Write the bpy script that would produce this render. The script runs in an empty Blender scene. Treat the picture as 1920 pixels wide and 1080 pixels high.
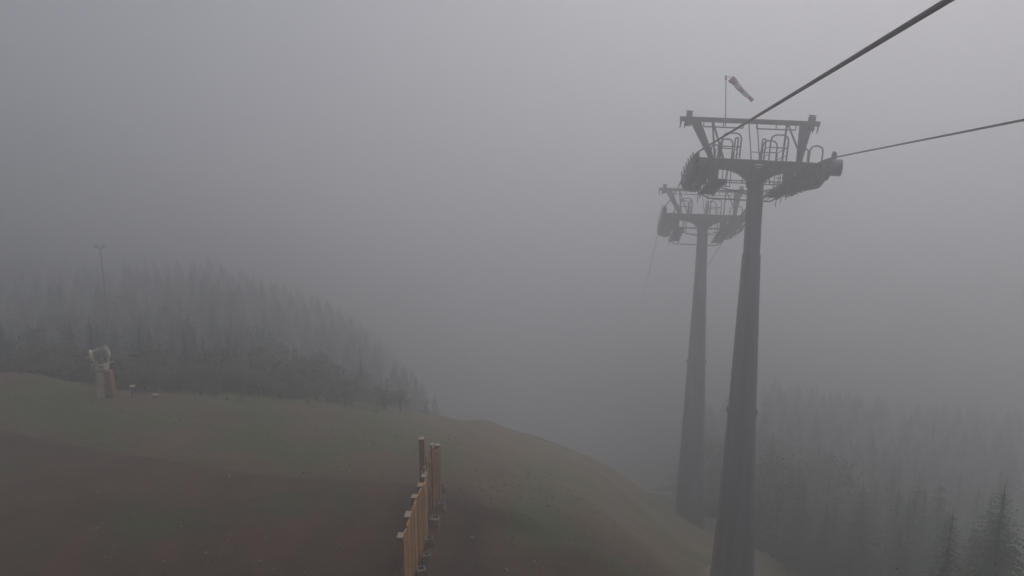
import bpy, math, random
import numpy as np
from mathutils import Vector, Matrix, noise
random.seed(7)
R = math.radians
sc = bpy.context.scene
col = sc.collection

# ------------------------------------------------------------------ camera, sky, light, exposure
cam_d = bpy.data.cameras.new('camera'); cam = bpy.data.objects.new('camera', cam_d); col.objects.link(cam)
cam.location = (0, 0, 13.0)
cam.rotation_euler = (R(90 - 9.54), 0, 0)
cam_d.sensor_width = 36.0; cam_d.lens = 36.0 * 1250 / 1920
cam_d.clip_start = 0.1; cam_d.clip_end = 3000
sc.camera = cam

SUN_EL, SUN_ROT = 58, 36
w = bpy.data.worlds.new('World'); sc.world = w; w.use_nodes = True
nt = w.node_tree; nt.nodes.clear()
sky = nt.nodes.new('ShaderNodeTexSky'); sky.sky_type = 'NISHITA'; sky.sun_disc = False
sky.sun_elevation = R(SUN_EL); sky.sun_rotation = R(SUN_ROT); sky.dust_density = 6.0; sky.air_density = 1.0
hs = nt.nodes.new('ShaderNodeHueSaturation'); hs.inputs['Saturation'].default_value = 0.85
bg = nt.nodes.new('ShaderNodeBackground'); bg.inputs['Strength'].default_value = 0.077
wo = nt.nodes.new('ShaderNodeOutputWorld')
nt.links.new(sky.outputs[0], hs.inputs['Color']); nt.links.new(hs.outputs[0], bg.inputs['Color']); nt.links.new(bg.outputs[0], wo.inputs[0])
sl = bpy.data.lights.new('sun', 'SUN'); sl.energy = 0.5; sl.angle = R(35); sl.color = (1, 1, 1)
so = bpy.data.objects.new('sun', sl); col.objects.link(so)
so.rotation_euler = (R(90 - SUN_EL), 0, R(180 - SUN_ROT))
sc.view_settings.view_transform = 'Standard'; sc.view_settings.look = 'None'
sc.view_settings.exposure = 0.0; sc.view_settings.gamma = 1.0; sc.view_settings.use_curve_mapping = False
sc.cycles.volume_bounces = 12; sc.cycles.max_bounces = 14; sc.cycles.use_denoising = True
HAZE_DENSITY = 0.0145; HAZE_G = 0.74; HAZE_COL = (.965, .972, .99, 1)

# ------------------------------------------------------------------ helpers
def tag(o, label=None, cat=None, group=None, kind=None):
    if label: o['label'] = label
    if cat: o['category'] = cat
    if group: o['group'] = group
    if kind: o['kind'] = kind
    return o
def empty(name, loc=(0, 0, 0), rz=0, label=None, cat=None, group=None):
    o = bpy.data.objects.new(name, None); col.objects.link(o); o.location = loc; o.rotation_euler = (0, 0, rz)
    o.empty_display_size = .2
    return tag(o, label, cat, group)
def link(name, me, parent=None, loc=None):
    o = bpy.data.objects.new(name, me); col.objects.link(o)
    if parent: o.parent = parent
    if loc: o.location = loc
    return o

def mat(name, c1, c2=None, scale=6.0, rough=.8, metal=0.0, bump=.15, stretch=(1, 1, 1), detail=6, coat=0):
    m = bpy.data.materials.new(name); m.use_nodes = True; n = m.node_tree; b = n.nodes['Principled BSDF']
    b.inputs['Roughness'].default_value = rough; b.inputs['Metallic'].default_value = metal
    c2 = c2 or tuple(v * .6 for v in c1)
    tc = n.nodes.new('ShaderNodeTexCoord'); mp = n.nodes.new('ShaderNodeMapping'); mp.inputs['Scale'].default_value = stretch
    t = n.nodes.new('ShaderNodeTexNoise'); t.inputs['Scale'].default_value = scale; t.inputs['Detail'].default_value = detail
    cr = n.nodes.new('ShaderNodeValToRGB'); e = cr.color_ramp.elements
    e[0].position = .35; e[0].color = (*c2, 1); e[1].position = .68; e[1].color = (*c1, 1)
    n.links.new(tc.outputs['Object'], mp.inputs[0]); n.links.new(mp.outputs[0], t.inputs['Vector'])
    n.links.new(t.outputs['Fac'], cr.inputs[0]); n.links.new(cr.outputs[0], b.inputs['Base Color'])
    bp = n.nodes.new('ShaderNodeBump'); bp.inputs['Strength'].default_value = bump; bp.inputs['Distance'].default_value = .02
    n.links.new(t.outputs['Fac'], bp.inputs['Height']); n.links.new(bp.outputs[0], b.inputs['Normal'])
    return m
M = dict(
    pole=mat('weathered_galvanised', (.17, .175, .185), (.085, .09, .10), 3.2, .55, .25, .1, (1, 1, .05)),
    steel=mat('dark_galvanised', (.12, .122, .13), (.07, .07, .075), 3, .6, .3),
    rubber=mat('rubber', (.03, .03, .032), (.02, .02, .02), 8, .8),
    rope=mat('steel_rope', (.045, .045, .05), (.02, .02, .022), 40, .6, .4, .4),
    plate=mat('nameplate', (.55, .55, .55), (.4, .4, .4), 8, .5),
    red=mat('red_cloth', (.44, .12, .13), (.32, .09, .10), 5, .9),
    white=mat('white_cloth', (.55, .50, .51), (.42, .38, .39), 5, .9),
    wood=mat('larch_board', (.50, .27, .11), (.30, .165, .065), 3.5, .85, 0, .4, (5, 5, .5)),
    woodd=mat('aged_larch_post', (.27, .165, .085), (.16, .10, .052), 3.5, .85, 0, .4, (5, 5, .5)),
    woodt=mat('sawn_end_grain', (.44, .33, .24), (.30, .21, .15), 14, .85, 0, .3),
    concrete=mat('concrete', (.27, .245, .215), (.16, .145, .13), 7, .9, 0, .5),
    stone=mat('pale_stone', (.27, .25, .22), (.14, .13, .11), 9, .9, 0, .6),
    bark=mat('bark', (.09, .07, .055), (.045, .035, .03), 6, .95, 0, .6, (3, 3, .6)),
    needle=mat('spruce_needles', (.042, .078, .026), (.018, .036, .014), 1.2, .8, 0, .1),
    leaf=mat('alder_leaves', (.065, .095, .03), (.032, .052, .018), .9, .85, 0, .1),
    bushleaf=mat('bush_leaves', (.10, .12, .05), (.06, .075, .03), .9, .85, 0, .1),
    needle2=mat('forest_needles', (.045, .078, .03), (.02, .036, .017), .2, .85, 0, .1),
    gunw=mat('white_gun_paint', (.66, .60, .42), (.50, .45, .31), 4, .5),
    gung=mat('grey_gun_paint', (.20, .20, .19), (.12, .12, .12), 4, .5),
    gunpole=mat('pale_pole_paint', (.66, .58, .38), (.50, .44, .29), 3, .6, 0, .1, (1, 1, .4)),
    pad=mat('orange_red_mat', (.36, .185, .08), (.27, .135, .06), 3, .85),
    grass=mat('grass_blades', (.19, .19, .10), (.14, .13, .08), .35, .9, 0, 0),
)

_n = M['grass'].node_tree; _p = _n.nodes['Principled BSDF']; _t = _n.nodes.new('ShaderNodeBsdfTranslucent'); _x = _n.nodes.new('ShaderNodeMixShader')
_c = _p.inputs['Base Color'].links[0].from_socket; _n.links.new(_c, _t.inputs['Color']); _x.inputs[0].default_value = .5
_n.links.new(_p.outputs[0], _x.inputs[1]); _n.links.new(_t.outputs[0], _x.inputs[2]); _n.links.new(_x.outputs[0], _n.nodes['Material Output'].inputs['Surface'])

class MB:
    """collects shapes; build() links them as one mesh object"""
    def __init__(s): s.v = []; s.f = []
    def add(s, vs, fs):
        o = len(s.v); s.v += [tuple(v) for v in vs]; s.f += [tuple(i + o for i in f) for f in fs]; return s
    def box(s, c, d, rot=None):
        x, y, z = (k / 2 for k in d)
        vs = [Vector((a * x, b * y, e * z)) for a in (-1, 1) for b in (-1, 1) for e in (-1, 1)]
        if rot is not None: vs = [rot @ v for v in vs]
        vs = [v + Vector(c) for v in vs]
        return s.add(vs, [(0, 1, 3, 2), (4, 6, 7, 5), (0, 4, 5, 1), (2, 3, 7, 6), (0, 2, 6, 4), (1, 5, 7, 3)])
    def beam(s, p0, p1, wd, h, up=(0, 0, 1)):
        p0, p1 = Vector(p0), Vector(p1); d = (p1 - p0); L = d.length; d.normalize()
        x = d.cross(Vector(up))
        if x.length < 1e-4: x = d.cross(Vector((0, 1, 0)))
        x.normalize(); z = x.cross(d)
        m = Matrix((x, d, z)).transposed()
        return s.box((p0 + p1) / 2, (wd, L, h), m)
    def tube(s, pts, r, n=8, closed=False):
        pts = [Vector(p) for p in pts]; rs = r if isinstance(r, (list, tuple)) else [r] * len(pts)
        N = len(pts); vs = []; ref = None
        for i, p in enumerate(pts):
            a = pts[i - 1] if (i > 0 or closed) else p; b = pts[(i + 1) % N] if (i < N - 1 or closed) else p
            t = (b - a).normalized()
            if ref is None:
                ref = t.cross(Vector((0, 0, 1)))
                if ref.length < .1: ref = t.cross(Vector((0, 1, 0)))
                ref.normalize()
            ref = (ref - t * ref.dot(t)).normalized(); bi = t.cross(ref)
            for k in range(n):
                q = 2 * math.pi * k / n
                vs.append(p + (ref * math.cos(q) + bi * math.sin(q)) * rs[i])
        fs = []
        for i in range(N if closed else N - 1):
            j = (i + 1) % N
            for k in range(n):
                k2 = (k + 1) % n; fs.append((i * n + k, i * n + k2, j * n + k2, j * n + k))
        if not closed:
            o = len(vs); vs += [v.copy() for v in vs[:n]] + [v.copy() for v in vs[(N - 1) * n:N * n]]
            fs += [tuple(range(o, o + n))[::-1], tuple(range(o + n, o + 2 * n))]
        return s.add(vs, fs)
    def prism(s, prof, axis, a, b):
        """prof: 2D points; axis 'y': (x,z) profile extruded a..b along y; axis 'x': (y,z) along x"""
        n = len(prof)
        g = (lambda p, t: (p[0], t, p[1])) if axis == 'y' else (lambda p, t: (t, p[0], p[1]))
        vs = [g(p, a) for p in prof] + [g(p, b) for p in prof]
        fs = [tuple(range(n)), tuple(range(n, 2 * n))[::-1]] + [(i, i + n, (i + 1) % n + n, (i + 1) % n) for i in range(n)]
        return s.add(vs, fs)
    def mesh(s, name, m, smooth=False, bevel=0):
        me = bpy.data.meshes.new(name); me.from_pydata(s.v, [], s.f)
        me.materials.append(m)
        import bmesh
        bm = bmesh.new(); bm.from_mesh(me); bmesh.ops.recalc_face_normals(bm, faces=bm.faces)
        if bevel: bmesh.ops.bevel(bm, geom=bm.edges[:], offset=bevel, segments=1, affect='EDGES')
        bm.to_mesh(me); bm.free()
        if smooth:
            me.polygons.foreach_set('use_smooth', [len(p.vertices) == 4 for p in me.polygons])
        me.update(); return me
    def build(s, name, m, parent=None, smooth=False, bevel=0):
        return link(name, s.mesh(name, m, smooth, bevel), parent)

def hoop(u0, u1, z0, z1, v, r=.028, rad=None, ax='u'):
    rad = rad or min(.3, abs(u1 - u0) * .42)
    P = lambda u, z: (u, v, z) if ax == 'u' else (v, u, z)
    pts = [P(u0, z0), P(u0, z1 - rad)]
    pts += [P(u0 + rad - rad * math.cos(a), z1 - rad + rad * math.sin(a)) for a in (R(30), R(60), R(90))]
    pts += [P(u1 - rad + rad * math.sin(a), z1 - rad + rad * math.cos(a)) for a in (0, R(30), R(60), R(90))]
    pts += [P(u1, z0)]
    return MB().tube(pts, r, 6)

# ------------------------------------------------------------------ terrain
def sp(x, k=2.0):
    x = np.asarray(x, dtype=float)
    return np.where(x / k > 30, x, k * np.log1p(np.exp(np.clip(x / k, -60, 30))))
def smax(a, b, k=6.0): return b + sp(a - b, k)
EX = [-60, -26.9, -19.8, -10.1, -3.8, 3, 60]; EY = [38, 33.4, 30.9, 28.2, 27.65, 28.5, 40]
def height(x, y):
    x = np.asarray(x, float); y = np.asarray(y, float)
    edge = np.interp(x, EX, EY)
    z = -.40 * (1 / (1 + np.exp(-(y - edge) / .12))) * (1 / (1 + np.exp((x + 3.5) / .4)))
    rut = np.sin((x * .35 + y) * .9 + .3 * np.sin(x * .4)) ** 12
    z = z - .05 * rut * (1 / (1 + np.exp((x + 4) / .5))) * (1 / (1 + np.exp((y - edge + 1) / .3)))
    left = 1 / (1 + np.exp((x + 15) / 4)); rt_ = 1 / (1 + np.exp(-(x - 26) / 4)); ctr = (1 - left) * (1 / (1 + np.exp((x - 5) / 2)))
    tot = .23 * sp(y - 29, 2.5) * (1 - left) + .34 * sp(y - 42.5, 2.5) * left + .45 * sp(y - 60, 5) * ctr
    lim = 110 - 102 * left
    zl = -(lim - sp(lim - tot, 3))
    # right of the fence the slope runs down and away evenly towards the towers
    a_ = x / np.maximum(y, 14)
    A = [-.25, -.12, 0, .152, .232, .287, .361, .45, .6, .8]
    a_ = a_ + .018 * np.sin(y * .21) + .012 * np.sin(y * .47 + x * .3)
    sm = lambda T: sum(np.interp(a_ + d, A, T) for d in (-.06, -.04, -.02, 0, .02, .04, .06)) / 7
    z20 = sm([0, 0, -.15, -.9, -2.0, -3.0, -4.8, -6.4, -8.5, -11])
    s_ = sm([.2, .21, .25, .32, .44, .45, .43, .42, .52, .62])
    zr = z20 * np.clip(y / 20, 0, 1) - s_ * sp(y - 21, 2.5) - .45 * sp(y - 62, 6) / (1 + np.exp((a_ - .19) / .03))
    lr = 110 - 74 * rt_
    zr = -(lr - sp(lr + zr, 3))
    wr = 1 / (1 + np.exp(-(x + 2.2 + .12 * np.maximum(0, y - 26)) / (.5 + .12 * np.maximum(0, y - 26))))
    fall = -(zl * (1 - wr) + zr * wr); right = 0
    hill = .52 * sp(-x - .22 * y - 62, 7) * (1 / (1 + np.exp(-(y - 80) / 12)))
    hill = 44 - sp(44 - hill, 6)
    hill2 = 55 / (1 + np.exp(-((x - .55 * y) - 120) / 16)) * (1 / (1 + np.exp(-(y - 30) / 12)))
    bank = 1.6 * np.exp(-(((x + 31) / 3.2) ** 2 + ((y - 39) / 4) ** 2))
    m = .55 * np.exp(-(((x - .2) / 1.6) ** 2 + ((y - 26.3) / 1.1) ** 2)) + .35 * np.exp(-(((x - 3.4) / 1.8) ** 2 + ((y - 23.5) / 1.4) ** 2))
    z = z - fall - right + hill + hill2 + bank + m
    return z
def nz(x, y, s): return noise.noise(Vector((x * s, y * s, 3.7)))
def gz(x, y):
    d = math.hypot(x, y)
    b = float(height(x, y)); rough = 1 if (x > -2.5 or y > 30) else .35
    return b + rough * (.22 * nz(x, y, .35) + .07 * nz(x, y, 1.3)) + .02 * nz(x, y, 4.0) + (1.5 * nz(x, y, .04) if d > 60 else 0)

def axis(lo, a, b, hi, fine, g=1.12):
    mid = list(np.arange(a, b + 1e-6, fine)); l = []; r = []
    s = fine; p = a
    while p > lo: s *= g; p -= s; l.append(p)
    s = fine; p = b
    while p < hi: s *= g; p += s; r.append(p)
    return l[::-1] + mid + r
XS = axis(-600, -36, 24, 600, .26, 1.1); YS = axis(-300, 16, 46, 700, .26, 1.1)
vs = [(x, y, gz(x, y)) for y in YS for x in XS]
nx = len(XS)
fs = [(j * nx + i, j * nx + i + 1, (j + 1) * nx + i + 1, (j + 1) * nx + i) for j in range(len(YS) - 1) for i in range(nx - 1)]
me = bpy.data.meshes.new('ground'); me.from_pydata(vs, [], fs); me.polygons.foreach_set('use_smooth', [True] * len(fs))
# soil / grass cover by place (albedo), plus a painted fade towards the fog
ca = me.color_attributes.new('cover', 'FLOAT_COLOR', 'POINT')
arr = np.array(vs); X, Y = arr[:, 0], arr[:, 1]
n1 = np.array([nz(a, b, .22) for a, b in zip(X, Y)]); n2 = np.array([nz(a + 50, b, .7) for a, b in zip(X, Y)])
edge = np.interp(X, EX, EY)
beyond = 1 / (1 + np.exp(-(Y - edge - .2 + n2 * .3) / .25))
soil = np.clip(.78 - beyond * .5 + n1 * .9 + n2 * .35, 0, 1)                       # brown soil on the plateau, grass beyond its edge
rgt = 1 / (1 + np.exp(-(X + 2.6) / .4))
g_r = np.clip(.5 + .9 * np.exp(-((X + 1.6) / 1.6) ** 2) - 1.1 * np.exp(-(((X - .6) / 1.7) ** 2 + ((Y - 27) / 3) ** 2)) + .5 * np.exp(-(((X - 4.5) / 2.2) ** 2 + ((Y - 29) / 5) ** 2)) + n1 * .8, 0, 1)
soil = soil * (1 - rgt) + g_r * rgt
red = np.clip(.35 + n2 * 1.2 + .7 * np.exp(-(((X - 4.3) / 2) ** 2 + ((Y - 29.5) / 4.5) ** 2)), 0, 1)
dry = np.clip(rgt * np.clip((Y - 26.5) / 5, 0, 1) + beyond * .5 * (1 - rgt), 0, 1) * np.clip(.8 + n1 * .6, 0, 1)
pale = np.clip((np.hypot(X, Y) - 31) / 26, 0, 1) ** .8 * np.clip(.75 + .7 * n2, .3, 1) * (Y < 75) * np.clip((X + 13) / 9, .12, 1)  # ground colour paled with distance, so the brow melts into the fog
far = np.clip((np.hypot(X, Y) - 50) / 15, 0, 1)
dark_band = np.clip(np.exp(-((Y - edge + .05 + .15 * n2) / .32) ** 2) * (X < -3.5) + .9 * np.exp(-((X + 1.7 + .4 * n1) / .95) ** 2) * np.clip((29 - Y) / 3, 0, 1), 0, 1)  # darker soil along the plateau edge and in a strip beside the fence
ca.data.foreach_set('color', np.stack([soil, red, far, dry], 1).astype(np.float32).ravel())
me.attributes.new('dark_band', 'FLOAT', 'POINT').data.foreach_set('value', dark_band.astype(np.float32))
me.attributes.new('fog_fade', 'FLOAT', 'POINT').data.foreach_set('value', pale.astype(np.float32))
gm = bpy.data.materials.new('ground_cover'); gm.use_nodes = True; n = gm.node_tree; b = n.nodes['Principled BSDF']; b.inputs['Roughness'].default_value = .95
at = n.nodes.new('ShaderNodeAttribute'); at.attribute_name = 'cover'
sepn = n.nodes.new('ShaderNodeSeparateColor'); n.links.new(at.outputs['Color'], sepn.inputs[0])
tc = n.nodes.new('ShaderNodeTexCoord')
def noi(scale, det=8, rough=.6):
    t = n.nodes.new('ShaderNodeTexNoise'); t.inputs['Scale'].default_value = scale; t.inputs['Detail'].default_value = det; t.inputs['Roughness'].default_value = rough
    n.links.new(tc.outputs['Object'], t.inputs['Vector']); return t.outputs['Fac']
def mix(f, a, b_):
    m_ = n.nodes.new('ShaderNodeMix'); m_.data_type = 'RGBA'
    if isinstance(f, float): m_.inputs[0].default_value = f
    else: n.links.new(f, m_.inputs[0])
    for k, s_ in ((6, a), (7, b_)):
        if isinstance(s_, tuple): m_.inputs[k].default_value = (*s_, 1)
        else: n.links.new(s_, m_.inputs[k])
    return m_.outputs[2]
def ramp(s_, lo, hi):
    r_ = n.nodes.new('ShaderNodeMapRange'); r_.inputs[1].default_value = lo; r_.inputs[2].default_value = hi; n.links.new(s_, r_.inputs[0]); return r_.outputs[0]
def mth(op, a, b_):
    m_ = n.nodes.new('ShaderNodeMath'); m_.operation = op
    for k, s_ in ((0, a), (1, b_)):
        if isinstance(s_, (int, float)): m_.inputs[k].default_value = s_
        else: n.links.new(s_, m_.inputs[k])
    return m_.outputs[0]
fine, mid = noi(9), noi(1.7)
soilc = mix(ramp(mid, .35, .65), (.030, .0155, .006), (.070, .037, .015))
soilc = mix(mth('MULTIPLY', sepn.outputs[1], .45), soilc, (.12, .058, .030))
grassc = mix(ramp(fine, .35, .65), (.026, .038, .006), (.058, .066, .013))
f_ = ramp(mth('ADD', sepn.outputs[0], mth('MULTIPLY', mth('SUBTRACT', fine, .5), .9)), .3, .7)
cc = mix(f_, grassc, soilc)
cc = mix(ramp(noi(26, 4), .62, .74), cc, (.17, .15, .125))
cc = mix(mth('MULTIPLY', at.outputs['Alpha'], .62), cc, mix(f_, (.125, .145, .05), (.18, .125, .075)))
sn = n.nodes.new('ShaderNodeAttribute'); sn.attribute_name = 'fog_fade'
cc = mix(mth('MULTIPLY', sn.outputs['Fac'], .85), cc, mix(mth('MULTIPLY', sepn.outputs[1], .9), mix(fine, (.13, .15, .06), (.21, .21, .11)), (.25, .17, .12)))  # dry-grass tones that paint the fog fade into the ground
cc = mix(sepn.outputs[2], cc, (.045, .055, .03))
dn = n.nodes.new('ShaderNodeAttribute'); dn.attribute_name = 'dark_band'
cc = mix(mth('MULTIPLY', dn.outputs['Fac'], .75), cc, (.022, .013, .010))
n.links.new(cc, b.inputs['Base Color'])
bp = n.nodes.new('ShaderNodeBump'); bp.inputs['Strength'].default_value = .7; bp.inputs['Distance'].default_value = .12
n.links.new(mth('ADD', fine, mid), bp.inputs['Height']); n.links.new(bp.outputs[0], b.inputs['Normal'])
me.materials.append(gm)
tag(link('ground', me), 'brown soil and thin grass sloping away downhill', kind='structure')

# ------------------------------------------------------------------ lift towers
LIFT = math.atan(.168)                                # the line runs downhill, a little to the right of straight ahead
def rope_z1(v): return 1.0 - .135 * v - .0131 * v * v  # rope over a sheave battery, head coordinates (tower 1)
GO = -.2; GA = 3.32                                             # half of the gauge between the ropes

sheave_me = None
def sheave_mesh():
    mb = MB()
    def ring(r0, r1, x0, x1, n=20):
        vs = []; fs = []
        for k in range(n):
            a = 2 * math.pi * k / n; c, s = math.cos(a), math.sin(a)
            vs += [(x0, r0 * c, r0 * s), (x0, r1 * c, r1 * s), (x1, r1 * c, r1 * s), (x1, r0 * c, r0 * s)]
        for k in range(n):
            j = (k + 1) % n
            for q in range(4): fs.append((k * 4 + q, k * 4 + (q + 1) % 4, j * 4 + (q + 1) % 4, j * 4 + q))
        mb.add(vs, fs)
    ring(.18, .30, -.085, -.055); ring(.18, .30, .055, .085); ring(.14, .25, -.053, .053); ring(.05, .16, -.03, .03)
    mb.tube([(-.12, 0, 0), (.12, 0, 0)], .05, 8)
    for k in range(5):
        a = 2 * math.pi * k / 5
        mb.beam((0, .04 * math.cos(a), .04 * math.sin(a)), (0, .17 * math.cos(a), .17 * math.sin(a)), .05, .04, (1, 0, 0))
    return mb.mesh('sheave', M['rubber'], False)
sheave_me = sheave_mesh()

def battery(head, side, f, slope, v0, v1, guard):
    """sheaves under one rope with their rocker beams, head coordinates; f(v)=rope height"""
    u = GO + side * GA
    ns = max(6, int(round((v1 - v0) / .64)) + 1)
    vsn = [v0 + (v1 - v0) * i / (ns - 1) for i in range(ns)]
    for v in vsn:
        link('sheave', sheave_me, head, (u, v, f(v) - .27))
    # rocker pairs, quads and the main carrier: triangular plates on both faces of the sheaves
    for i in range(0, ns - 1, 2):
        a, b_ = vsn[i], vsn[i + 1]; m_ = (a + b_) / 2; za, zb, zm = f(a) - .27, f(b_) - .27, f(m_) - .62
        mb = MB()
        for du in (-.15, .15):
            mb.prism([(a - .1, za + .06), (b_ + .1, zb + .06), (b_ + .1, zb - .09), (m_ + .12, zm - .08), (m_ - .12, zm - .08), (a - .1, za - .09)], 'x', u + du - .012, u + du + .012)
        mb.tube([(u - .16, m_, zm), (u + .16, m_, zm)], .045, 8)
        mb.build('rocker', M['steel'], head)
    for i in range(0, ns - 3, 4):
        a, b_ = (vsn[i] + vsn[i + 1]) / 2, (vsn[i + 2] + vsn[i + 3]) / 2; m_ = (a + b_) / 2
        mb = MB()
        for du in (-.19, .19):
            mb.prism([(a - .14, f(a) - .54), (b_ + .14, f(b_) - .54), (b_ + .14, f(b_) - .72), (m_ + .2, f(m_) - 1.02), (m_ - .2, f(m_) - 1.02), (a - .14, f(a) - .72)], 'x', u + du - .015, u + du + .015)
        mb.tube([(u - .22, m_, f(m_) - .9), (u + .22, m_, f(m_) - .9)], .055, 8)
        mb.build('rocker_beam', M['steel'], head)
    L = v1 - v0; a, b_ = v0 + L * .2, v1 - L * .2
    mb = MB()
    for du in (-.26, .26):
        mb.prism([(a, f(a) - .82), (b_, f(b_) - .82), (b_, f(b_) - 1.0), (.25, f(.25) - 1.28), (-.25, f(-.25) - 1.28), (a, f(a) - 1.0)], 'x', u + du - .02, u + du + .02)
    mb.tube([(u - .45 * side, 0, f(0) - 1.02), (u + .34 * side, 0, f(0) - 1.02)], .09, 10)
    mb.build('carrier_beam', M['steel'], head)
    # cross brackets that carry battery and walkway
    for k in range(5):
        v = v0 + .7 + (v1 - v0 - 1.0) * k / 4; z = f(v)
        ua, ub = sorted((GO + side * (GA - 1.05), GO + side * (GA + .12)))
        MB().prism([(ua, z - .5), (ub, z - .5), (ub, z - .95), (ub - .2, z - 1.1), (ua + .2, z - 1.1), (ua, z - .95)], 'y', v - .04, v + .04).build('cross_bracket', M['steel'], head)
    # rope catchers on the outer side, like small forks
    for i in range(0, ns, 2):
        v = vsn[i]; mb = MB(); z = f(v)
        mb.beam((u + side * .19, v, z - .4), (u + side * .24, v, z - .03), .07, .05, (0, 1, 0))
        mb.beam((u + side * .24, v - .16, z - .05 - slope * .16), (u + side * .24, v + .16, z - .05 + slope * .16), .05, .06)
        mb.build('rope_catcher', M['steel'], head)
    # deflector with a rounded drum at the station end
    if guard:
        mb = MB(); z = f(v0) - .45
        mb.tube([(u - .05 + .0, v0 - .55, z), (u + .42, v0 - .6, z)], .42, 20)
        mb.build('end_drum', M['steel'], head, True)
        mb = MB().box((u + .1, v0 - .3, f(v0) + .12), (.22, .16, .3)); mb.tube([(u + .1, v0 - .4, f(v0) + .3), (u + .1, v0 - .1, f(v0) + .34)], .06, 8)
        mb.build('rope_switch', M['steel'], head)
    return vsn

def catwalk(head, side, f, v0, v1, drop, u0, u1):
    """stepped steel walkway along a battery, with its side frames"""
    nst = int((v1 - v0) / .36)
    for i in range(nst):
        v = v0 + (v1 - v0) * (i + .5) / nst; z = f(v) - drop
        mb = MB().box(((u0 + u1) / 2, v, z), (abs(u1 - u0), .34, .045))
        mb.box(((u0 + u1) / 2, v + .16, z - .07), (abs(u1 - u0), .02, .12))
        mb.build('step', M['steel'], head)
    for u in (u0, u1):
        pts = [(u, v0 + (v1 - v0) * k / 8, f(v0 + (v1 - v0) * k / 8) - drop - .12) for k in range(9)]
        mb = MB()
        for k in range(8): mb.beam(pts[k], pts[k + 1], .05, .2)
        mb.build('walkway_girder', M['steel'], head)

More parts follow.
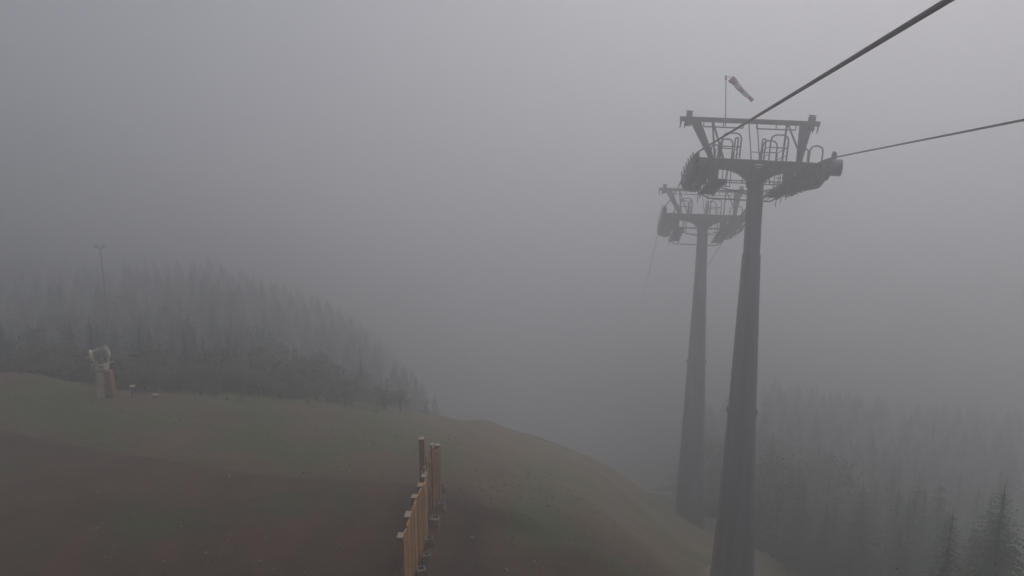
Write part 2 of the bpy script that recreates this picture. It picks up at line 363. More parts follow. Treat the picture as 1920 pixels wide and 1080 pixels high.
def tower(x, y, head_z, foot_z, label, group, f, slope, vr, pole_prof, tilt, flanges, guard, nameplate, bar_dx=0, cat_drop=1.2):
    t = empty('lift_tower', (x, y, foot_z), -LIFT, label, 'lift tower', group)
    # pole: tapered sections that overlap
    prof = [(head_z - foot_z + z, r) for z, r in pole_prof]
    for k in range(len(prof) - 1):
        (za, ra), (zb, rb) = prof[k], prof[k + 1]
        mb = MB().tube([(0, 0, za + (.0 if k == 0 else .12)), (0, 0, zb)], [ra * (1 if k == 0 else 1.0), rb], 40)
        mb.build('pole_section', M['pole'], t, True)
        if k in flanges:
            flr = .10
            fl = MB().tube([(0, 0, zb - .07), (0, 0, zb + .07)], rb + flr, 40)
            for q in range(24):
                a = 2 * math.pi * q / 24; fl.tube([((rb + flr - .05) * math.cos(a), (rb + flr - .05) * math.sin(a), zb - .14), ((rb + flr - .05) * math.cos(a), (rb + flr - .05) * math.sin(a), zb + .14)], .028, 6)
            fl.build('flange', M['pole'], t)
    MB().tube([(0, 0, -1.2), (0, 0, .15)], prof[-1][1] + .45, 24).build('footing', M['concrete'], t)
    # climbing ladder up the downhill side
    ld = MB(); H_ = prof[0][0]
    for s_ in (-.2, .2): ld.tube([(s_, prof[-1][1] + .2, .4), (s_, prof[0][1] + .18, H_ - 1.2)], .022, 6)
    k = .5
    while k < H_ - 1.3:
        rr = prof[-1][1] + .2 + (prof[0][1] - prof[-1][1]) * (k - .4) / (H_ - 1.6); ld.tube([(-.2, rr, k), (.2, rr, k)], .014, 5); k += .3
    ld.build('ladder', M['steel'], t)
    # everything on the head hangs from one tilted frame, kept as direct children of the tower
    hd = Matrix.Translation((0, 0, head_z - foot_z)) @ Matrix.Rotation(tilt, 4, 'Y')
    before = set(t.children)
    n0 = len(bpy.data.objects)
    objs0 = set(bpy.data.objects)
    S = M['steel']
    # main crossarm, deeper towards the pole
    MB().prism([(-3.45, .30), (3.05, .30), (3.05, -.28), (1.55, -.34), (.95, -.52), (.5, -.85), (-.5, -.85), (-.95, -.52), (-1.55, -.34), (-3.45, -.28)], 'y', -.28, .28).build('crossarm', S, t)
    MB().tube([(0, 0, -1.25), (0, 0, -.2)], pole_prof[0][1] + .02, 40).build('pole_collar', M['pole'], t, True)
    for s_ in (-1, 1):
        pts = [(s_ * (.62 + .14 * math.cos(a)), -.3, -.88 + .14 * math.sin(a)) for a in [2 * math.pi * q / 12 for q in range(12)]]
        MB().tube(pts, .03, 6, True).build('lifting_eye', S, t)
    if nameplate:
        MB().box((.06, -.287, .03), (.48, .012, .09)).box((.06, -.287, -.12), (.3, .012, .06)).build('nameplate', M['plate'], t)
    # top maintenance beam
    pre = set(bpy.data.objects)
    MB().box((-.69, 0, 2.38), (7.47, .26, .26)).build('top_beam', S, t, bevel=.01)
    for s_, uc in ((-1, -3.93), (1, 2.62)):
        MB().box((uc, 0, 2.58), (.3, .4, .34)).box((uc - .02, 0, 2.78), (.18, .3, .12)).tube([(uc - .2, 0, 2.83), (uc + .2, 0, 2.81)], .03, 6).box((uc, 0, 2.14), (.28, .42, .26)).build('hoist_trolley', S, t, bevel=.01)
        e = -4.36 if s_ < 0 else 2.98
        hk = MB()
        for du in (0, -.24 * s_): hk.tube([(e + du, 0, 2.26), (e + du, 0, 2.06), (e + du - .03, 0, 1.86)], [.05, .045, .02], 6)
        hk.build('hook', S, t)
    # tapered plate struts of the top frame
    for P4 in ([(-3.84, 2.25), (-3.25, 2.25), (-2.36, .30), (-2.66, .30)], [(2.66, 2.25), (2.02, 2.25), (2.08, .30), (2.36, .30)]):
        MB().prism(P4, 'y', -.11, .11).build('frame_strut', S, t)
    for p, q in (((-2.63, -.12, 2.25), (-2.38, -.5, .3)), ((-2.57, .12, 2.25), (-1.75, .6, .3)), ((1.32, -.12, 2.25), (1.22, -.5, .3)), ((1.46, .12, 2.25), (2.4, .3, .5))):
        MB().tube([p, q], .055, 8).build('brace', S, t)
    for a, b_ in ((-3.1, -.96), (-.25, 1.82)):
        mb = MB().tube([(a, -.06, 2.0), (b_, -.06, 2.0)], .04, 6)
        for q in (a, (a + b_) / 2, b_): mb.tube([(q, -.06, 2.0), (q, -.06, 2.25)], .028, 6)
        mb.build('hoist_rail', S, t)
    mb = MB().tube([(-.70, -.2, 2.25), (-.36, -.2, .3)], .03, 6).tube([(-.26, -.2, 2.25), (.08, -.2, .3)], .03, 6)
    mb.tube([(-.43, -.2, .72), (.0, -.2, .72)], .024, 6)
    mb.build('frame_ladder', S, t)
    for o in list(t.children):
        if o not in pre: o.location.x += bar_dx
    # guard hoops
    hoops = [(-2.1, -1.1, .3, 1.66, -.8, .75), (-1.98, -1.3, .3, 1.42, .7, .7), (-1.3, -1.14, .3, 1.46, 0, None),
             (.45, 1.36, .3, 1.66, -.8, .8), (.34, 1.12, .3, 1.42, .7, .55), (.16, .34, .3, 1.46, 0, None),
             (2.42, 3.08, .1, 1.14, -1.2, .12), (2.1, 2.42, .3, .98, -.9, None), (-2.5, -2.1, .3, 1.06, .4, None)]
    for a, b_, z0, z1, v, midr in hoops:
        h = hoop(a, b_, z0, z1, v, .042)
        if midr: h.tube([(a, v, midr + .1 if midr < .2 else z0 + midr * .85), (b_, v, midr + .1 if midr < .2 else z0 + midr * .85)], .034, 6)
        h.build('guard_hoop', S, t)
    # longitudinal hand rails between the hoops
    for u in (-2.1, -1.1, .38, 1.36):
        MB().tube([(u, -.8, 1.0), (u, 1.6, 1.0 - .2), (u, 1.6, .1)], .026, 6).tube([(u, -.8, .6), (u, 1.6, .4)], .02, 6).build('hand_rail', S, t)
    # platform hangers under the arm, and the lower ring of pipes round the pole
    for u in (-2.78, -2.3, 1.75, 2.45):
        MB().box((u, 0, -.72), (.26 if abs(u) > 2.4 else .5, .5, .95)).build('arm_bracket', S, t)
    for (p, q) in (((-2.2, -.5, -.92), (2.0, -.5, -.84)), ((-1.9, .5, -1.02), (2.2, .5, -1.02)), ((-1.6, -1.0, -1.42), (1.35, -1.0, -1.42)), ((-2.4, .6, -1.2), (-.4, -.9, -1.62)), ((.4, -.9, -1.34), (2.2, .5, -1.1))):
        MB().beam(p, q, .05, .06).build('platform_pipe', S, t)
    # rail basket on the right of the pole
    mb = MB()
    for u in (1.1, 1.32, 1.55, 1.78):
        for v in (-1.1, .4): mb.tube([(u, v, -.3), (u, v, -1.5)], .022, 6)
    for z in (-.62, -.95, -1.25):
        for v in (-1.1, .4): mb.tube([(1.1, v, z), (1.8, v, z)], .02, 6)
        mb.tube([(1.1, -1.1, z), (1.1, .4, z)], .02, 6)
    mb.tube([(1.1, -1.1, -1.45), (1.9, -1.1, -.55)], .026, 6)
    mb.build('rail_basket', S, t)
    mb = MB()
    for u in (-1.45, -1.7):
        for v in (-.7, .6): mb.tube([(u, v, -.3), (u, v, -1.25)], .024, 6)
    mb.tube([(-1.45, -.7, -1.25), (-1.7, -.7, -1.25), (-2.4, -.7, -1.25)], .03, 6).tube([(-1.45, .6, -1.25), (-1.45, -.7, -1.25)], .024, 6).tube([(-1.7, .6, -1.25), (-1.7, -.7, -1.25)], .024, 6).build('hanger_frame', S, t)
    ve = vr[1] - .5; ze = f(ve) - cat_drop - .3
    MB().tube([(-2.6, ve, ze + .25), (-2.0, ve, ze - .05), (1.7, ve, ze - .05), (2.2, ve, ze + .25)], .05, 6).build('platform_pipe', S, t)
    for side in (-1, 1):
        battery(t, side, f, slope, vr[0], vr[1], guard and side == 1)
        catwalk(t, side, f, vr[0] + 1.2, vr[1] - .4, cat_drop, GO + side * (GA - 1.8), GO + side * (GA - 1.0))
        # mesh side screen and drip tray between the battery and the walkway
        vs_ = [vr[0] + .3 + (vr[1] - vr[0] - .3) * k / 10 for k in range(11)]
        for k in range(10):
            a, b_ = vs_[k] + .01, vs_[k + 1] - .01; ua = GO + side * (GA - .74)
            MB().prism([(a, f(a) - .30), (b_, f(b_) - .30), (b_, f(b_) - 1.08), ((a + b_) / 2, f(a) - 1.16), (a, f(a) - 1.08)], 'x', ua - .015, ua + .015).build('side_screen', S, t)
            MB().box((GO + side * (GA - .53), (a + b_) / 2, f((a + b_) / 2) - 1.16), (.38, b_ - a - .03, .05)).build('tray', S, t)
        mb = MB(); ug = GO + side * (GA - .95)
        vv = [vr[0] + .6 + (vr[1] - vr[0] - .6) * k / 5 for k in range(6)]
        mb.tube([(ug, v, f(v) - .75) for v in vv], .03, 6)
        for v in vv: mb.tube([(ug, v, f(v) - .75), (ug, v, f(v) - 1.75)], .025, 6)
        mb.build('walkway_rail', S, t)
    for o in list(t.children):
        if o in objs0: continue
        o.matrix_parent_inverse = hd @ Matrix.Identity(4)
    return t

T1 = (13.72, 38.0); T2 = (16.95, 59.3)
f1 = lambda v: .20 - .135 * v - .0131 * v * v
f2 = lambda v: .24 - .30 * v - .0092 * v * v
tower(*T1, 13.58, -12.0, 'nearer grey lift tower with the windsock on its crossarm', 'lift towers along the rope line',
      f1, -.135, (-2.5, 4.3), [(-.7, .44), (-5.1, .455), (-5.14, .50), (-12, .72), (-14.4, .79), (-19.6, 1.0), (-25.58, 1.34)], R(3.0), (3,), True, True)
tower(*T2, 9.36, -23.0, 'farther grey lift tower, fainter in the fog behind the nearer one', 'lift towers along the rope line',
      f2, -.30, (-3.0, 4.0), [(-.7, .45), (-4.8, .5), (-13.2, .79), (-22, 1.1), (-32.36, 1.5)], R(1.6), (1,), False, False, .42, 1.5)

# the two strands of rope
def rope_pts(side):
    c, s = math.cos(LIFT), math.sin(LIFT); pts = []
    def P(T, z0, v, z, tilt):
        u = GO + side * GA
        uu = u * math.cos(tilt) + z * math.sin(tilt); zz = z * math.cos(tilt) - u * math.sin(tilt)
        return Vector((T[0] + uu * c + v * s, T[1] - uu * s + v * c, z0 + zz))
    a = P(T1, 13.58, -2.5, f1(-2.5) + .03, R(3))
    for d in (46, 38, 30, 22, 14, 7): pts.append(a + Vector((-s * d, -c * d, (.0293 if side < 0 else .033) * d)))
    pts += [P(T1, 13.58, -2.5 + 6.8 * k / 12, f1(-2.5 + 6.8 * k / 12) + .03, R(3)) for k in range(13)]
    b_ = [P(T2, 9.36, -3 + 7 * k / 10, f2(-3 + 7 * k / 10) + .03, R(1.6)) for k in range(11)]
    for k in range(1, 6):
        q = pts[18].lerp(b_[0], k / 6); q.z -= .28 * 4 * (k / 6) * (1 - k / 6); pts.append(q)
    pts += b_
    e = b_[-1]
    for k in range(1, 9): d = k * 14; pts.append(e + Vector((s * d, c * d, -.354 * d + .00035 * d * d)))
    return pts
def rope(side, r):
    pts = rope_pts(side); mb = MB().tube(pts, [r if p.y < 42 else max(.026, r - (p.y - 42) * .0008) for p in pts], 12)
    return mb.build('haul_rope', M['rope'], None, True)
tag(rope(-1, .042), 'left strand of dark steel rope crossing the top of the view to the lift tower', 'rope', 'ropes of the lift')
tag(rope(1, .036), 'right strand of dark steel rope leaving at the right edge of the view', 'rope', 'ropes of the lift')

# windsock on the top beam of the nearer tower
ws = empty('windsock', (11.90, 38.2, 16.2), 0, 'limp red and white striped windsock on a thin pole above the nearer tower', 'windsock')
MB().tube([(.02, 0, -.45), (-.04, 0, 1.0), (-.10, 0, 2.2)], [.032, .028, .022], 8).build('pole', M['steel'], ws, True)
MB().tube([(-.1, 0, 2.02), (-.1, 0, 2.26)], .05, 8).build('swivel', M['steel'], ws)
a0, a1 = Vector((.17, -.05, 2.08)), Vector((1.40, -.1, .90)); d_ = (a1 - a0)
sag = lambda q: Vector((.03 * math.sin(q * 9), 0, -.05 * math.sin(math.pi * q) * .35 + .008 * math.sin(q * 14)))
rad = lambda q: .185 - .10 * q + .012 * math.sin(q * 21)
for k in range(5):
    pts = [a0 + d_ * q + sag(q) for q in [k / 5 + j / 20 for j in range(5)]]
    MB().tube(pts, [rad(k / 5 + j / 20) for j in range(5)], 14).build('red_band' if k % 2 == 0 else 'white_band', M['red'] if k % 2 == 0 else M['white'], ws, True)
rp = [a0 + d_.normalized().orthogonal().normalized() * 0]
ax = d_.normalized(); e1 = ax.orthogonal().normalized(); e2 = ax.cross(e1)
MB().tube([a0 + (e1 * math.cos(q) + e2 * math.sin(q)) * .19 for q in [2 * math.pi * i / 16 for i in range(16)]], .014, 5, True).build('hoop', M['steel'], ws)
mb = MB()
for q in (0, 2.1, 4.2): mb.tube([(-.08, 0, 2.2), a0 + (e1 * math.cos(q) + e2 * math.sin(q)) * .19], .006, 4)
mb.build('bridle', M['steel'], ws)

# ------------------------------------------------------------------ wooden fence of posts and boards
fence = empty('timber_fence', (-3.35, 19, 0), 0, 'weathered brown timber fence of stepped posts and upright boards at the plateau edge', 'fence')
posts = [(-3.36, 18.62, 2.30, .3), (-3.32, 19.80, 2.34, .38), (-3.30, 21.05, 2.32, .26), (-3.22, 21.95, 2.30, .3), (-3.26, 23.2, 2.05, .26),
         (-3.50, 24.5, 2.98, .3), (-3.20, 25.45, 2.34, .26), (-3.08, 26.2, 2.0, .26)]
rnd = random.Random(4)
for i, (x, y, h, dp) in enumerate(posts):
    z0 = -.5 - .25 * max(0, i - 4) / 5
    x0, y0 = x + .0, y
    o = MB().box((x + 3.35, y0 - 19, (z0 + h) / 2), (.19, dp, h - z0)).build('post', M['woodd'], fence, bevel=.008)
    MB().box((x + 3.35, y0 - 19, h + .006), (.194, dp + .004, .012)).build('post_cap', M['woodt'], o)
    if i < len(posts) - 1:
        x1, y1, h1, dp1 = posts[i + 1]
        ya, yb_ = y + dp / 2 + .004, y1 - dp1 / 2 - .004; nb = max(3, int(round((yb_ - ya) / .2)))
        hb = min(h, h1)
        for k in range(nb):
            t_ = (k + .5) / nb; yy = ya + (yb_ - ya) * t_; xx = x + (x1 - x) * t_
            bw = (yb_ - ya) / nb - rnd.choice([.003, .004, .012])
            top = hb - rnd.choice([.01, .03, .06, .16]) * (1 if i > 3 else .5)
            ob = MB().box((xx + 3.35 + .075 + rnd.uniform(-.012, .018), yy - 19, (z0 + top) / 2), (.05, bw, top - z0)).build('board', M['wood'], fence)
        for zz in (.5, 1.7):
            MB().beam((x + 3.35 - .01, ya - 19, zz), (x1 + 3.35 - .01, yb_ - 19, zz), .06, .12).build('rail', M['woodd'], fence)

# pale concrete footings set in the ground right of the fence
blocks = [(-3.02, 18.9, .30), (-3.0, 20.15, .30), (-2.93, 21.02, .26), (-2.98, 22.2, .28), (-2.95, 23.72, .36), (-2.84, 25.12, .26), (-2.98, 26.87, .26)]
desc = ['nearest concrete footing block, cut by the lower edge of the view beside the timber fence', 'pale concrete footing block next to the second post of the timber fence',
        'small pale concrete footing block next to the third post of the timber fence', 'darker hollow concrete block with a pale rim beside the middle of the timber fence',
        'largest and palest concrete footing block beside the timber fence', 'tilted pale concrete block close to the tall fence post', 'farthest small concrete block at the far end of the timber fence']
for i, (x, y, s_) in enumerate(blocks):
    g = gz(x, y); o = empty('footing_block', (x, y, g), rnd.uniform(-.25, .25), desc[i], 'concrete block', 'concrete blocks along the timber fence')
    hgt = .34
    mb = MB()
    mb.box((0, -s_ / 2 + .03, hgt / 2 - .05), (s_ * .98, .06, hgt)).box((0, s_ / 2 - .03, hgt / 2 - .05), (s_ * .98, .06, hgt))
    mb.box((-s_ / 2 + .03, 0, hgt / 2 - .05), (.06, s_ - .125, hgt)).box((s_ / 2 - .03, 0, hgt / 2 - .05), (.06, s_ - .125, hgt))
    mb.build('shell', M['concrete'], o, bevel=.008)
    MB().box((0, 0, .06 if i == 3 else .17), (s_ - .14, s_ - .14, .1)).build('core', M['stone'] if i != 3 else M['bark'], o)
    MB().tube([(-.05, -.03, .2), (-.05, -.03, hgt + .03), (.05, .02, hgt + .03), (.05, .02, .2)], .012, 6).build('lifting_loop', M['steel'], o)

# ------------------------------------------------------------------ snow gun
gx, gy = -25.7, 40.4; g0 = gz(gx, gy)
gun = empty('snow_gun', (gx, gy, g0 - .05), 0, 'pale fan snow gun on a short tower wrapped with an orange-red mat', 'snow gun')
S0 = .031
MB().tube([(-.14, -.05, -.3), (-.12, -.05, 1.75)], [.27, .26], 20).build('tower_pole', M['gunpole'], gun, True)
o = MB().box((.38, -.02, .92), (.44, .4, 1.68)).build('protective_mat', M['pad'], gun, bevel=.05)
mb = MB()
for z in (.4, .95, 1.5): mb.tube([(.1, -.25, z), (.54, -.25, z)], .018, 6)
mb.build('mat_strap', M['gung'], o)
MB().tube([(-.08, 0, 1.74), (-.08, 0, 1.82)], .40, 20).build('base_plate', M['gung'], gun)
o = MB().box((.02, -.05, 2.02), (.62, .5, .36)).build('control_box', M['gunw'], gun, bevel=.03)
MB().box((.14, -.31, 2.02), (.2, .03, .16)).build('box_door', M['gung'], o)
mb = MB().tube([(-.4, -.42, 2.22), (.5, -.42, 2.22)], .025, 6).tube([(-.4, -.42, 1.8), (-.4, -.42, 2.22)], .02, 6).tube([(.5, -.42, 1.8), (.5, -.42, 2.22)], .02, 6)
mb.tube([(-.4, -.42, 2.22), (-.4, .42, 2.22), (.5, .42, 2.22), (.5, -.42, 2.22)], .02, 6).build('railing', M['gunw'], gun)
MB().tube([(.40, .05, 2.1), (.44, .05, 3.0), (.1, .05, 3.0)], .06, 10).build('support_arm', M['gunpole'], gun, True)
MB().tube([(-.05, 0, 2.2), (-.05, 0, 2.65)], .16, 12).build('swivel', M['gung'], gun)
# barrel: pointing up to the right, intake flare low on the left
bdir = Vector((.80, .40, .20)).normalized(); bc = Vector((-.02, 0, 2.84))
bp_ = lambda t_: bc + bdir * t_
MB().tube([bp_(-.38), bp_(.34)], [.30, .27], 24).build('barrel', M['gung'], gun, True)
MB().tube([bp_(-.50), bp_(-.44), bp_(-.36)], [.43, .40, .31], 24).build('intake_rim', M['gunw'], gun, True)
MB().tube([bp_(.30), bp_(.36), bp_(.46)], [.31, .40, .43], 24).build('nozzle_ring', M['gunw'], gun, True)
MB().tube([bp_(-.36) + Vector((0, 0, .31)), bp_(-.1) + Vector((0, 0, .36)), bp_(.2) + Vector((0, 0, .36)), bp_(.34) + Vector((0, 0, .33))], .06, 8).build('top_hose', M['gunw'], gun, True)
nz_ = MB()
for k in range(16):
    a = 2 * math.pi * k / 16; e1 = bdir.orthogonal().normalized(); e2 = bdir.cross(e1)
    c_ = bp_(.46) + (e1 * math.cos(a) + e2 * math.sin(a)) * .38; nz_.tube([c_, c_ + bdir * .07], .022, 6)
nz_.build('nozzle', M['gung'], gun)
MB().tube([bp_(-.62), bp_(-.50)], [.2, .3], 16).build('motor_cover', M['gung'], gun)
MB().box((-.78, 0, 2.6), (.16, .14, .12)).tube([(-.74, 0, 2.62), (-.4, 0, 2.7)], .02, 6).build('weather_sensor', M['gunw'], gun)

hx, hy = -24.3, 41.0
hy_ = empty('hydrant', (hx, hy, gz(hx, hy)), 0, 'small pale grey snowmaking hydrant post right of the snow gun', 'hydrant')
MB().tube([(0, 0, -.2), (0, 0, .72)], .09, 12).build('post', M['pole'], hy_, True)
MB().tube([(0, 0, .72), (0, 0, .80)], [.17, .15], 12).build('cap', M['gunw'], hy_, True)
MB().tube([(0, 0, .45), (.28, -.1, .42)], .035, 8).build('valve', M['steel'], hy_)
hz = empty('valve_box', (-23.0, 41.2, gz(-23.0, 41.2)), .3, 'low pale valve box in the grass far right of the snow gun', 'valve box')
MB().box((0, 0, .02), (.3, .24, .3)).build('box', M['gung'], hz, bevel=.02); MB().box((0, 0, .185), (.34, .28, .03)).build('lid', M['gunw'], hz, bevel=.01)

# floodlight mast behind the trees on the left
lx, ly = -43.4, 70.0; lz = gz(lx, ly)
lamp = empty('floodlight_mast', (lx, ly, lz), 0, 'thin floodlight mast with two heads rising above the left forest', 'floodlight')
Ht = 5.55 - lz
MB().tube([(0, 0, 0), (0, 0, Ht)], [.08, .05], 10).build('mast', M['steel'], lamp, True)
MB().tube([(-.4, 0, Ht + .1), (0, 0, Ht - .15), (.4, 0, Ht + .1)], .045, 6).build('bracket', M['steel'], lamp)
for s_ in (-1, 1):
    o = MB().box((s_ * .42, -.05, Ht + .16), (.34, .26, .26), Matrix.Rotation(s_ * .35, 3, 'Y') @ Matrix.Rotation(-.5, 3, 'X')).build('floodlight_head', M['gung'], lamp, bevel=.02)
    MB().box((s_ * .42, -.21, Ht + .13), (.38, .03, .26), Matrix.Rotation(s_ * .35, 3, 'Y') @ Matrix.Rotation(-.5, 3, 'X')).build('glass', M['plate'], o)

# small sign post by the foot of the farther tower
px_, py_ = 18.6, 57.0
sg = empty('marker_post', (px_, py_, gz(px_, py_)), 0, 'small pale marker post at the foot of the farther lift tower', 'marker post')
MB().tube([(0, 0, -.2), (0, 0, 1.5)], .05, 8).build('post', M['gunw'], sg); MB().box((0, -.06, 1.35), (.32, .03, .42)).build('plate', M['white'], sg)

# ------------------------------------------------------------------ trees
def spruce_meshes(seed, h, rad_, detail=1.0, fine=1.0):
    r = random.Random(seed)
    tr = MB().tube([(0, 0, -.6), (0, 0, h * .35), (r.uniform(-.1, .1), 0, h * .7), (0, 0, h * .98)], [h * .018, h * .014, h * .008, .01], 8)
    cr = MB(); z = h * .07; k = 0
    while z < h * .985:
        q = (z - h * .07) / (h * .93); R_ = rad_ * (1 - q) ** .8 * r.uniform(.82, 1.12) + .07
        nb = int((8 + 8 * (1 - q)) * detail)
        for j in range(nb):
            a = 2 * math.pi * (j + r.random() * .8) / nb + k * 1.3
            L = R_ * r.uniform(.65, 1.15); dz = -L * r.uniform(.22, .5); zz = z + r.uniform(-.12, .12)
            ca_, sa = math.cos(a), math.sin(a)
            nseg = max(2, int(L / .32 * fine))
            for i in range(nseg):
                t0 = (i + .25) / nseg
                b0 = Vector((ca_ * L * t0, sa * L * t0, zz + dz * t0 ** 1.4))
                for sgn in (-1, 1):
                    l2 = (.22 + .34 * (1 - t0)) * L * r.uniform(.5, .9) * .75 / fine ** .6 + .1 / fine
                    an = a + sgn * r.uniform(.35, .95)
                    tip = b0 + Vector((math.cos(an) * l2, math.sin(an) * l2, -l2 * r.uniform(.1, .55)))
                    wv = Vector((-math.sin(an), math.cos(an), r.uniform(-.5, .5))) * l2 * r.uniform(.26, .42)
                    md = b0.lerp(tip, .5)
                    cr.add([b0, md + wv, tip, md - wv + Vector((0, 0, -.06 * l2))], [(0, 1, 2), (0, 2, 3)])
        z += h * .036 * (1.2 - .5 * q) * r.uniform(.8, 1.15); k += 1
    cr.add([(0, 0, h * 1.02), (.06, 0, h * .93), (-.03, .05, h * .93), (-.03, -.05, h * .93)], [(0, 1, 2), (0, 2, 3), (0, 3, 1)])
    def quick(mb, name, m):
        me = bpy.data.meshes.new(name); me.from_pydata(mb.v, [], mb.f); me.materials.append(m); me.update(); return me
    return quick(tr, 'trunk', M['bark']), quick(cr, 'crown', M['needle'])
SP = [spruce_meshes(s, h, rr) for s, h, rr in ((1, 14, 3.2), (2, 14, 2.7), (3, 14, 3.6), (4, 14, 3.0), (5, 14, 3.9))]
SPN = [spruce_meshes(20 + k, 14, 2.9 + .4 * k, 2.0, 2.6) for k in range(2)]
def broad_meshes(seed):
    r = random.Random(seed); h = 12
    tr = MB().tube([(0, 0, -.6), (.1, 0, h * .4), (-.1, .1, h * .75)], [.2, .15, .06], 8)
    cr = MB(); lobes = [(Vector((r.uniform(-1.6, 1.6), r.uniform(-1.6, 1.6), h * r.uniform(.3, .86))), r.uniform(1.1, 2.0)) for _ in range(11)]
    for c, rr in lobes:
        tr.tube([(0, 0, c.z * .55), tuple(c)], [.07, .025], 5)
        for _ in range(110):
            d = Vector((r.gauss(0, 1), r.gauss(0, 1), r.gauss(0, .8))).normalized() * rr * r.uniform(.55, 1.08) + c
            a = Vector((r.gauss(0, 1), r.gauss(0, 1), r.gauss(0, 1))).normalized(); b_ = a.orthogonal().normalized(); l = r.uniform(.14, .3)
            cr.add([d - a * l, d + b_ * l * .6, d + a * l, d - b_ * l * .6], [(0, 1, 2, 3)])
    def quick(mb, name, m):
        me = bpy.data.meshes.new(name); me.from_pydata(mb.v, [], mb.f); me.materials.append(m); me.update(); return me
    return quick(tr, 'trunk', M['bark']), quick(cr, 'crown', M['leaf'])
BR = [broad_meshes(k) for k in range(4)]
BS = []
for tm_, cm_ in BR:
    c2_ = cm_.copy(); c2_.name = 'foliage'; c2_.materials.clear(); c2_.materials.append(M['bushleaf']); BS.append((tm_, c2_))
def tree(x, y, h, label, group, rnd, broad=False):
    z = gz(x, y); tm, cm = rnd.choice(BR if broad else (SPN if math.hypot(x, y) < 38 else SP))
    o = empty('leafy_tree' if broad else 'spruce_tree', (x, y, z), rnd.uniform(0, 6.28), label, 'tree', group)
    s_ = h / (11.5 if broad else 14); wd = s_ * rnd.uniform(.9, 1.3); o.scale = (wd, wd, s_)
    link('trunk', tm, o); link('crown', cm, o)
    return o
rt = random.Random(11)
def spread(n_, ya, yb_, test, d):
    out = []
    for _ in range(20000):
        if len(out) >= n_: break
        y = ya + (yb_ - ya) * rt.random() ** 1.3; x = y * rt.uniform(-.9, .95)
        if test(x, y) and all((x - a) ** 2 + (y - b_) ** 2 > d * d for a, b_ in out): out.append((x, y))
    return out
# how high the treetops of each wood stand against the mountain (tangent of the height angle from the plateau) by direction x/y
LT = ([-.9, -.75, -.60, -.47, -.40, -.28, -.22, -.15, -.09], [-.115, -.12, -.115, -.11, -.13, -.19, -.23, -.28, -.34])
RT_ = ([.33, .40, .48, .60, .72, .85], [-.335, -.305, -.315, -.335, -.345, -.35])
def star_spruce(mb, x, y, z, h, n=8):
    r0 = h * rt.uniform(.24, .42)
    for k in range(n):
        q = k / n; zz = z + h * (.08 + .84 * q); rr = r0 * (1 - q) ** .85 + .05
        a0 = rt.random() * 6.28; vs_ = [(x, y, zz + h * .15)]
        for j in range(12):
            a = a0 + math.pi * j / 6; w_ = rr * (1.0 if j % 2 else .5) * rt.uniform(.75, 1.2)
            vs_.append((x + w_ * math.cos(a), y + w_ * math.sin(a), zz - (.05 * h * rt.uniform(.3, 1.4) if j % 2 else 0)))
        mb.add(vs_, [(0, 1 + j, 1 + (j + 1) % 12) for j in range(12)])
back = MB()
YL = 84
def lleft(kind, x, y):
    q = x / y
    return ('%s in the foggy left forest, around and behind the snow gun' if q < -.48 else '%s in the middle of the foggy left forest, between snow gun and fence' if q < -.26 else '%s at the thin right end of the foggy left forest') % kind
def lright(kind, x, y):
    q = x / y
    return ('%s on the foggy right slope, close beside the nearer tower pole' if q < .46 else '%s in the middle of the foggy wood right of the towers' if q < .64 else '%s in the foggy wood near the right edge of the view') % kind
for x, y in spread(400, 43.5, 132, lambda x, y: y > 44.5 + max(0, x + 26) * .55 + 2.2 * nz(x, y, .25) and x > -.80 * y and x < -11 - max(0, 70 - y) * .35 and rt.random() < (-x - 3.5) / 14, 2.1):
    g = gz(x, y); top = 13 + y * (np.interp(x / y, *LT) - .06 * max(0, 1 - (y - 47) / 48) - .05 * max(0, 1 - (y - 47) / 85)) - abs(rt.gauss(0, 2.4)); h = float(min(17, max(4.5, top - g)))
    if y > YL: star_spruce(back, x, y, g, h)
    elif rt.random() < (.22 if y < 60 else .4): tree(x, y, min(h, 9) * rt.uniform(.7, 1), lleft('leafy tree', x, y), 'leafy trees of the left hillside', rt, True)
    else: tree(x, y, h, lleft('spruce', x, y), 'spruce trees of the left hillside', rt)
for x, y in spread(380, 35, 128, lambda x, y: x > .30 * y and x > 22.5 + max(0, 48 - y) * .3 + max(0, y - 70) * .1 and x < .80 * y, 2.1):
    g = gz(x, y); top = 13 + y * (np.interp(x / y, *RT_) - .16 * max(0, 1 - (y - 36) / 72)) - abs(rt.gauss(0, 2.8)); h = float(min(20, max(4.5, top - g)))
    if y > YL: star_spruce(back, x, y, g, h)
    elif y > 54 and rt.random() < .36: tree(x, y, min(h, 12), lright('leafy tree', x, y), 'leafy trees of the right slope', rt, True)
    else: tree(x, y, h, lright('spruce', x, y), 'spruce trees of the right slope', rt)
for k in range(150):
    q = rt.random() ** .6; x = -9 - 27 * rt.random() ** .7; y = 38.6 + 8 * q + max(0, x + 26) * .45
    if -28.5 < x < -21.5 and y < 42.5: continue
    tm, cm = rt.choice(BS); hgt = (.35 + 2.6 * q ** 2) * rt.uniform(.7, 1.3)
    o = empty('bush', (x, y, gz(x, y) - hgt * .2), rt.uniform(0, 6), 'low green bush on the grassy ground at the foot of the left forest', 'bush', 'bushes at the foot of the left forest'); o.scale = (hgt / 5.5, hgt / 5.5, hgt / 9)
    link('stems', tm, o); link('foliage', cm, o)
bme = bpy.data.meshes.new('forest_edge'); bme.from_pydata(back.v, [], back.f); bme.materials.append(M['needle2']); bme.update()
tag(link('forest', bme), 'faint rows of spruces at the back of both woods, nearly lost in fog', 'forest', kind='stuff')
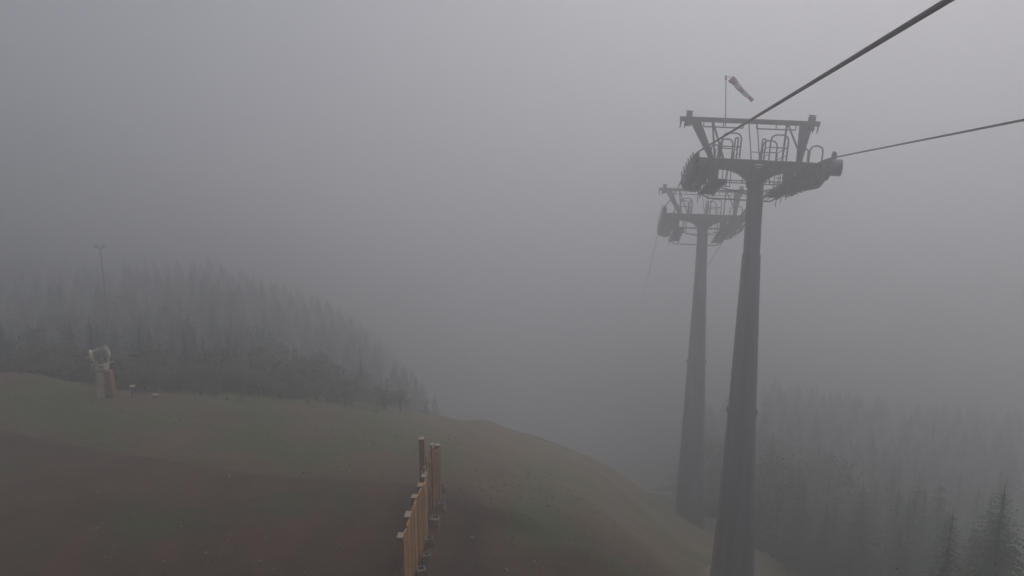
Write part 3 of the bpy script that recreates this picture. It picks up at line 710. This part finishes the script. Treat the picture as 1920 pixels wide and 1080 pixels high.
for x, y, h, lab in ((18.3, 23.2, .6, 'nearest dark spruce tree in the lower right corner of the view'), (16.9, 22.0, -1.0, 'lower dark spruce tree in front of the nearest tall one in the right corner'), (20.2, 25.6, .4, 'dark spruce tree at the right edge just behind the corner spruces'),
    (15.6, 21.2, -2.6, 'low dark spruce tree at the bottom edge, leftmost of the corner spruces'), (19.2, 27.0, -1.4, 'dark spruce tree standing behind and left of the corner spruces')):
    tree(x, y, h - gz(x, y), lab, 'spruce trees in the right corner', rt)

# far woods on both mountain flanks, one mass
mb = MB(); rf = random.Random(5)
def small_tree(x, y, h):
    z = gz(x, y); r0 = h * rf.uniform(.16, .24)
    for k in range(6):
        zz = z + h * (.12 + .14 * k); rr = r0 * (1 - k / 6.6)
        n_ = 7; a0 = rf.random() * 6.28; vs_ = [(x, y, zz + h * .26)]
        for j in range(n_ * 2):
            a = a0 + math.pi * j / n_; q = rr * (1.0 if j % 2 else .55) * rf.uniform(.8, 1.15)
            vs_.append((x + q * math.cos(a), y + q * math.sin(a), zz - (0 if j % 2 == 0 else .05 * h)))
        mb.add(vs_, [(0, 1 + j, 1 + (j + 1) % (n_ * 2)) for j in range(n_ * 2)])
for _ in range(2600):
    y = rf.uniform(90, 380); x = -rf.uniform(.25, 1.25) * y - 12
    if math.hypot(x, y) < 270: continue
    small_tree(x, y, rf.uniform(10, 18))
for _ in range(1500):
    y = rf.uniform(80, 380); x = rf.uniform(.45, 1.3) * y + 10
    if math.hypot(x, y) < 270: continue
    small_tree(x, y, rf.uniform(10, 18))
fm = bpy.data.meshes.new('forest'); fm.from_pydata(mb.v, [], mb.f); fm.materials.append(M['needle2']); fm.update()
tag(link('forest', fm), 'distant spruce forest fading into the fog on the mountain flanks', 'forest', kind='stuff')

# ------------------------------------------------------------------ stones and grass
def stone_mesh(seed):
    import bmesh
    bm = bmesh.new(); bmesh.ops.create_icosphere(bm, subdivisions=2, radius=1)
    for v in bm.verts:
        d = 1 + .38 * noise.noise(v.co * 1.1 + Vector((seed * 7, 0, 0))) + .12 * noise.noise(v.co * 3 + Vector((seed * 3, 1, 0))); v.co = Vector((v.co.x * d, v.co.y * d * .8, v.co.z * d * .5))
    me_ = bpy.data.meshes.new('stone'); bm.to_mesh(me_); bm.free(); me_.materials.append(M['stone']); return me_
SM = [stone_mesh(s) for s in range(5)]
spots = [(-22.0, 31.6), (-20.0, 30.2), (-17.3, 26.0), (-21.6, 23.9), (-20.4, 21.9), (-14.9, 24.4), (-15.6, 23.2), (-11.4, 23.6), (-12.5, 23.3), (-11.9, 20.9), (-10.7, 21.4), (-14.1, 21.2), (-8.6, 21.0), (-8.0, 20.5), (-6.9, 20.3), (-19.3, 20.5), (-9.9, 28.7),
         (-12.6, 27.9), (-6.9, 27.2), (-1.5, 23.6), (-.2, 21.4), (.8, 22.3), (-.8, 27.2), (.6, 26.7), (1.2, 25.6), (2.4, 24.5), (-6.2, 22.0), (-5.0, 24.3)]
for i, (x, y) in enumerate(spots):
    o = link('stone', SM[i % 5], None, (x, y, gz(x, y) + .02)); s_ = rt.choice([.05, .065, .08, .11]); o.scale = (s_, s_, s_); o.rotation_euler = (rt.uniform(-.3, .3), rt.uniform(-.3, .3), rt.uniform(0, 6))
    left_ = x < -3
    tag(o, 'pale loose stone on the bare brown soil left of the fence' if left_ else 'pale loose stone on the grassy slope right of the fence', 'stone', 'stones left of the fence' if left_ else 'stones right of the fence')
gv = []; gf = []; rg = random.Random(9)
def tuft(x, y, n_, hh):
    z = gz(x, y)
    for _ in range(n_):
        a = rg.uniform(0, 6.28); l = hh * rg.uniform(.5, 1.2); w_ = .02 * rg.uniform(.7, 1.6); ox, oy = rg.uniform(-.1, .1), rg.uniform(-.1, .1)
        lean = l * rg.uniform(.2, .9); o_ = len(gv)
        gv.extend([(x + ox - w_ * math.sin(a), y + oy + w_ * math.cos(a), z - .02), (x + ox + w_ * math.sin(a), y + oy - w_ * math.cos(a), z - .02), (x + ox + lean * math.cos(a), y + oy + lean * math.sin(a), z + l)])
        gf.append((o_, o_ + 1, o_ + 2))
cnt = 0
while cnt < 9000:
    y = rg.uniform(18, 42); x = rg.uniform(-.8 * y, .45 * y)
    if x < -3.6 and y < np.interp(x, EX, EY): p_ = .03 + .12 * max(0, nz(x, y, .3))
    elif x < -2: p_ = .4
    else: p_ = .2 + .6 * max(0, nz(x, y, .3))
    cnt += 1
    crest = x > -2 and y > 31
    if rg.random() < p_ * .55: tuft(x, y, rg.randint(4, 9), rg.uniform(.04, .12) * (1.3 if crest else 1))
gme = bpy.data.meshes.new('grass'); gme.from_pydata(gv, [], gf); gme.materials.append(M['grass']); gme.update()
gme.polygons.foreach_set('use_smooth', [True] * len(gf)); gme.normals_split_custom_set_from_vertices([(0, 0, 1)] * len(gv))
tag(link('grass', gme), 'thin dull grass tufts on the soil and along the slope', 'grass', kind='stuff')

# ------------------------------------------------------------------ haze: one closed box of even density round everything
zmin = min(v[2] for v in vs) - 1.2
hb = MB(); X0, X1, Y0, Y1, Z1 = -720, 720, -420, 900, 66
hb.box(((X0 + X1) / 2, (Y0 + Y1) / 2, (zmin + Z1) / 2), (X1 - X0, Y1 - Y0, Z1 - zmin))
hm = bpy.data.materials.new('haze'); hm.use_nodes = True; hn = hm.node_tree; hn.nodes.clear()
pv = hn.nodes.new('ShaderNodeVolumePrincipled'); ho = hn.nodes.new('ShaderNodeOutputMaterial')
pv.inputs['Density'].default_value = HAZE_DENSITY; pv.inputs['Color'].default_value = HAZE_COL; pv.inputs['Anisotropy'].default_value = HAZE_G
hn.links.new(pv.outputs[0], ho.inputs['Volume'])
haze = hb.build('haze', hm); tag(haze, 'even grey mountain fog filling the whole view', 'fog', kind='stuff')
print('zmin', zmin, 'T1 ground', gz(*T1), 'T2 ground', gz(*T2), 'max', max(v[2] for v in vs), 'objs', len(bpy.data.objects))
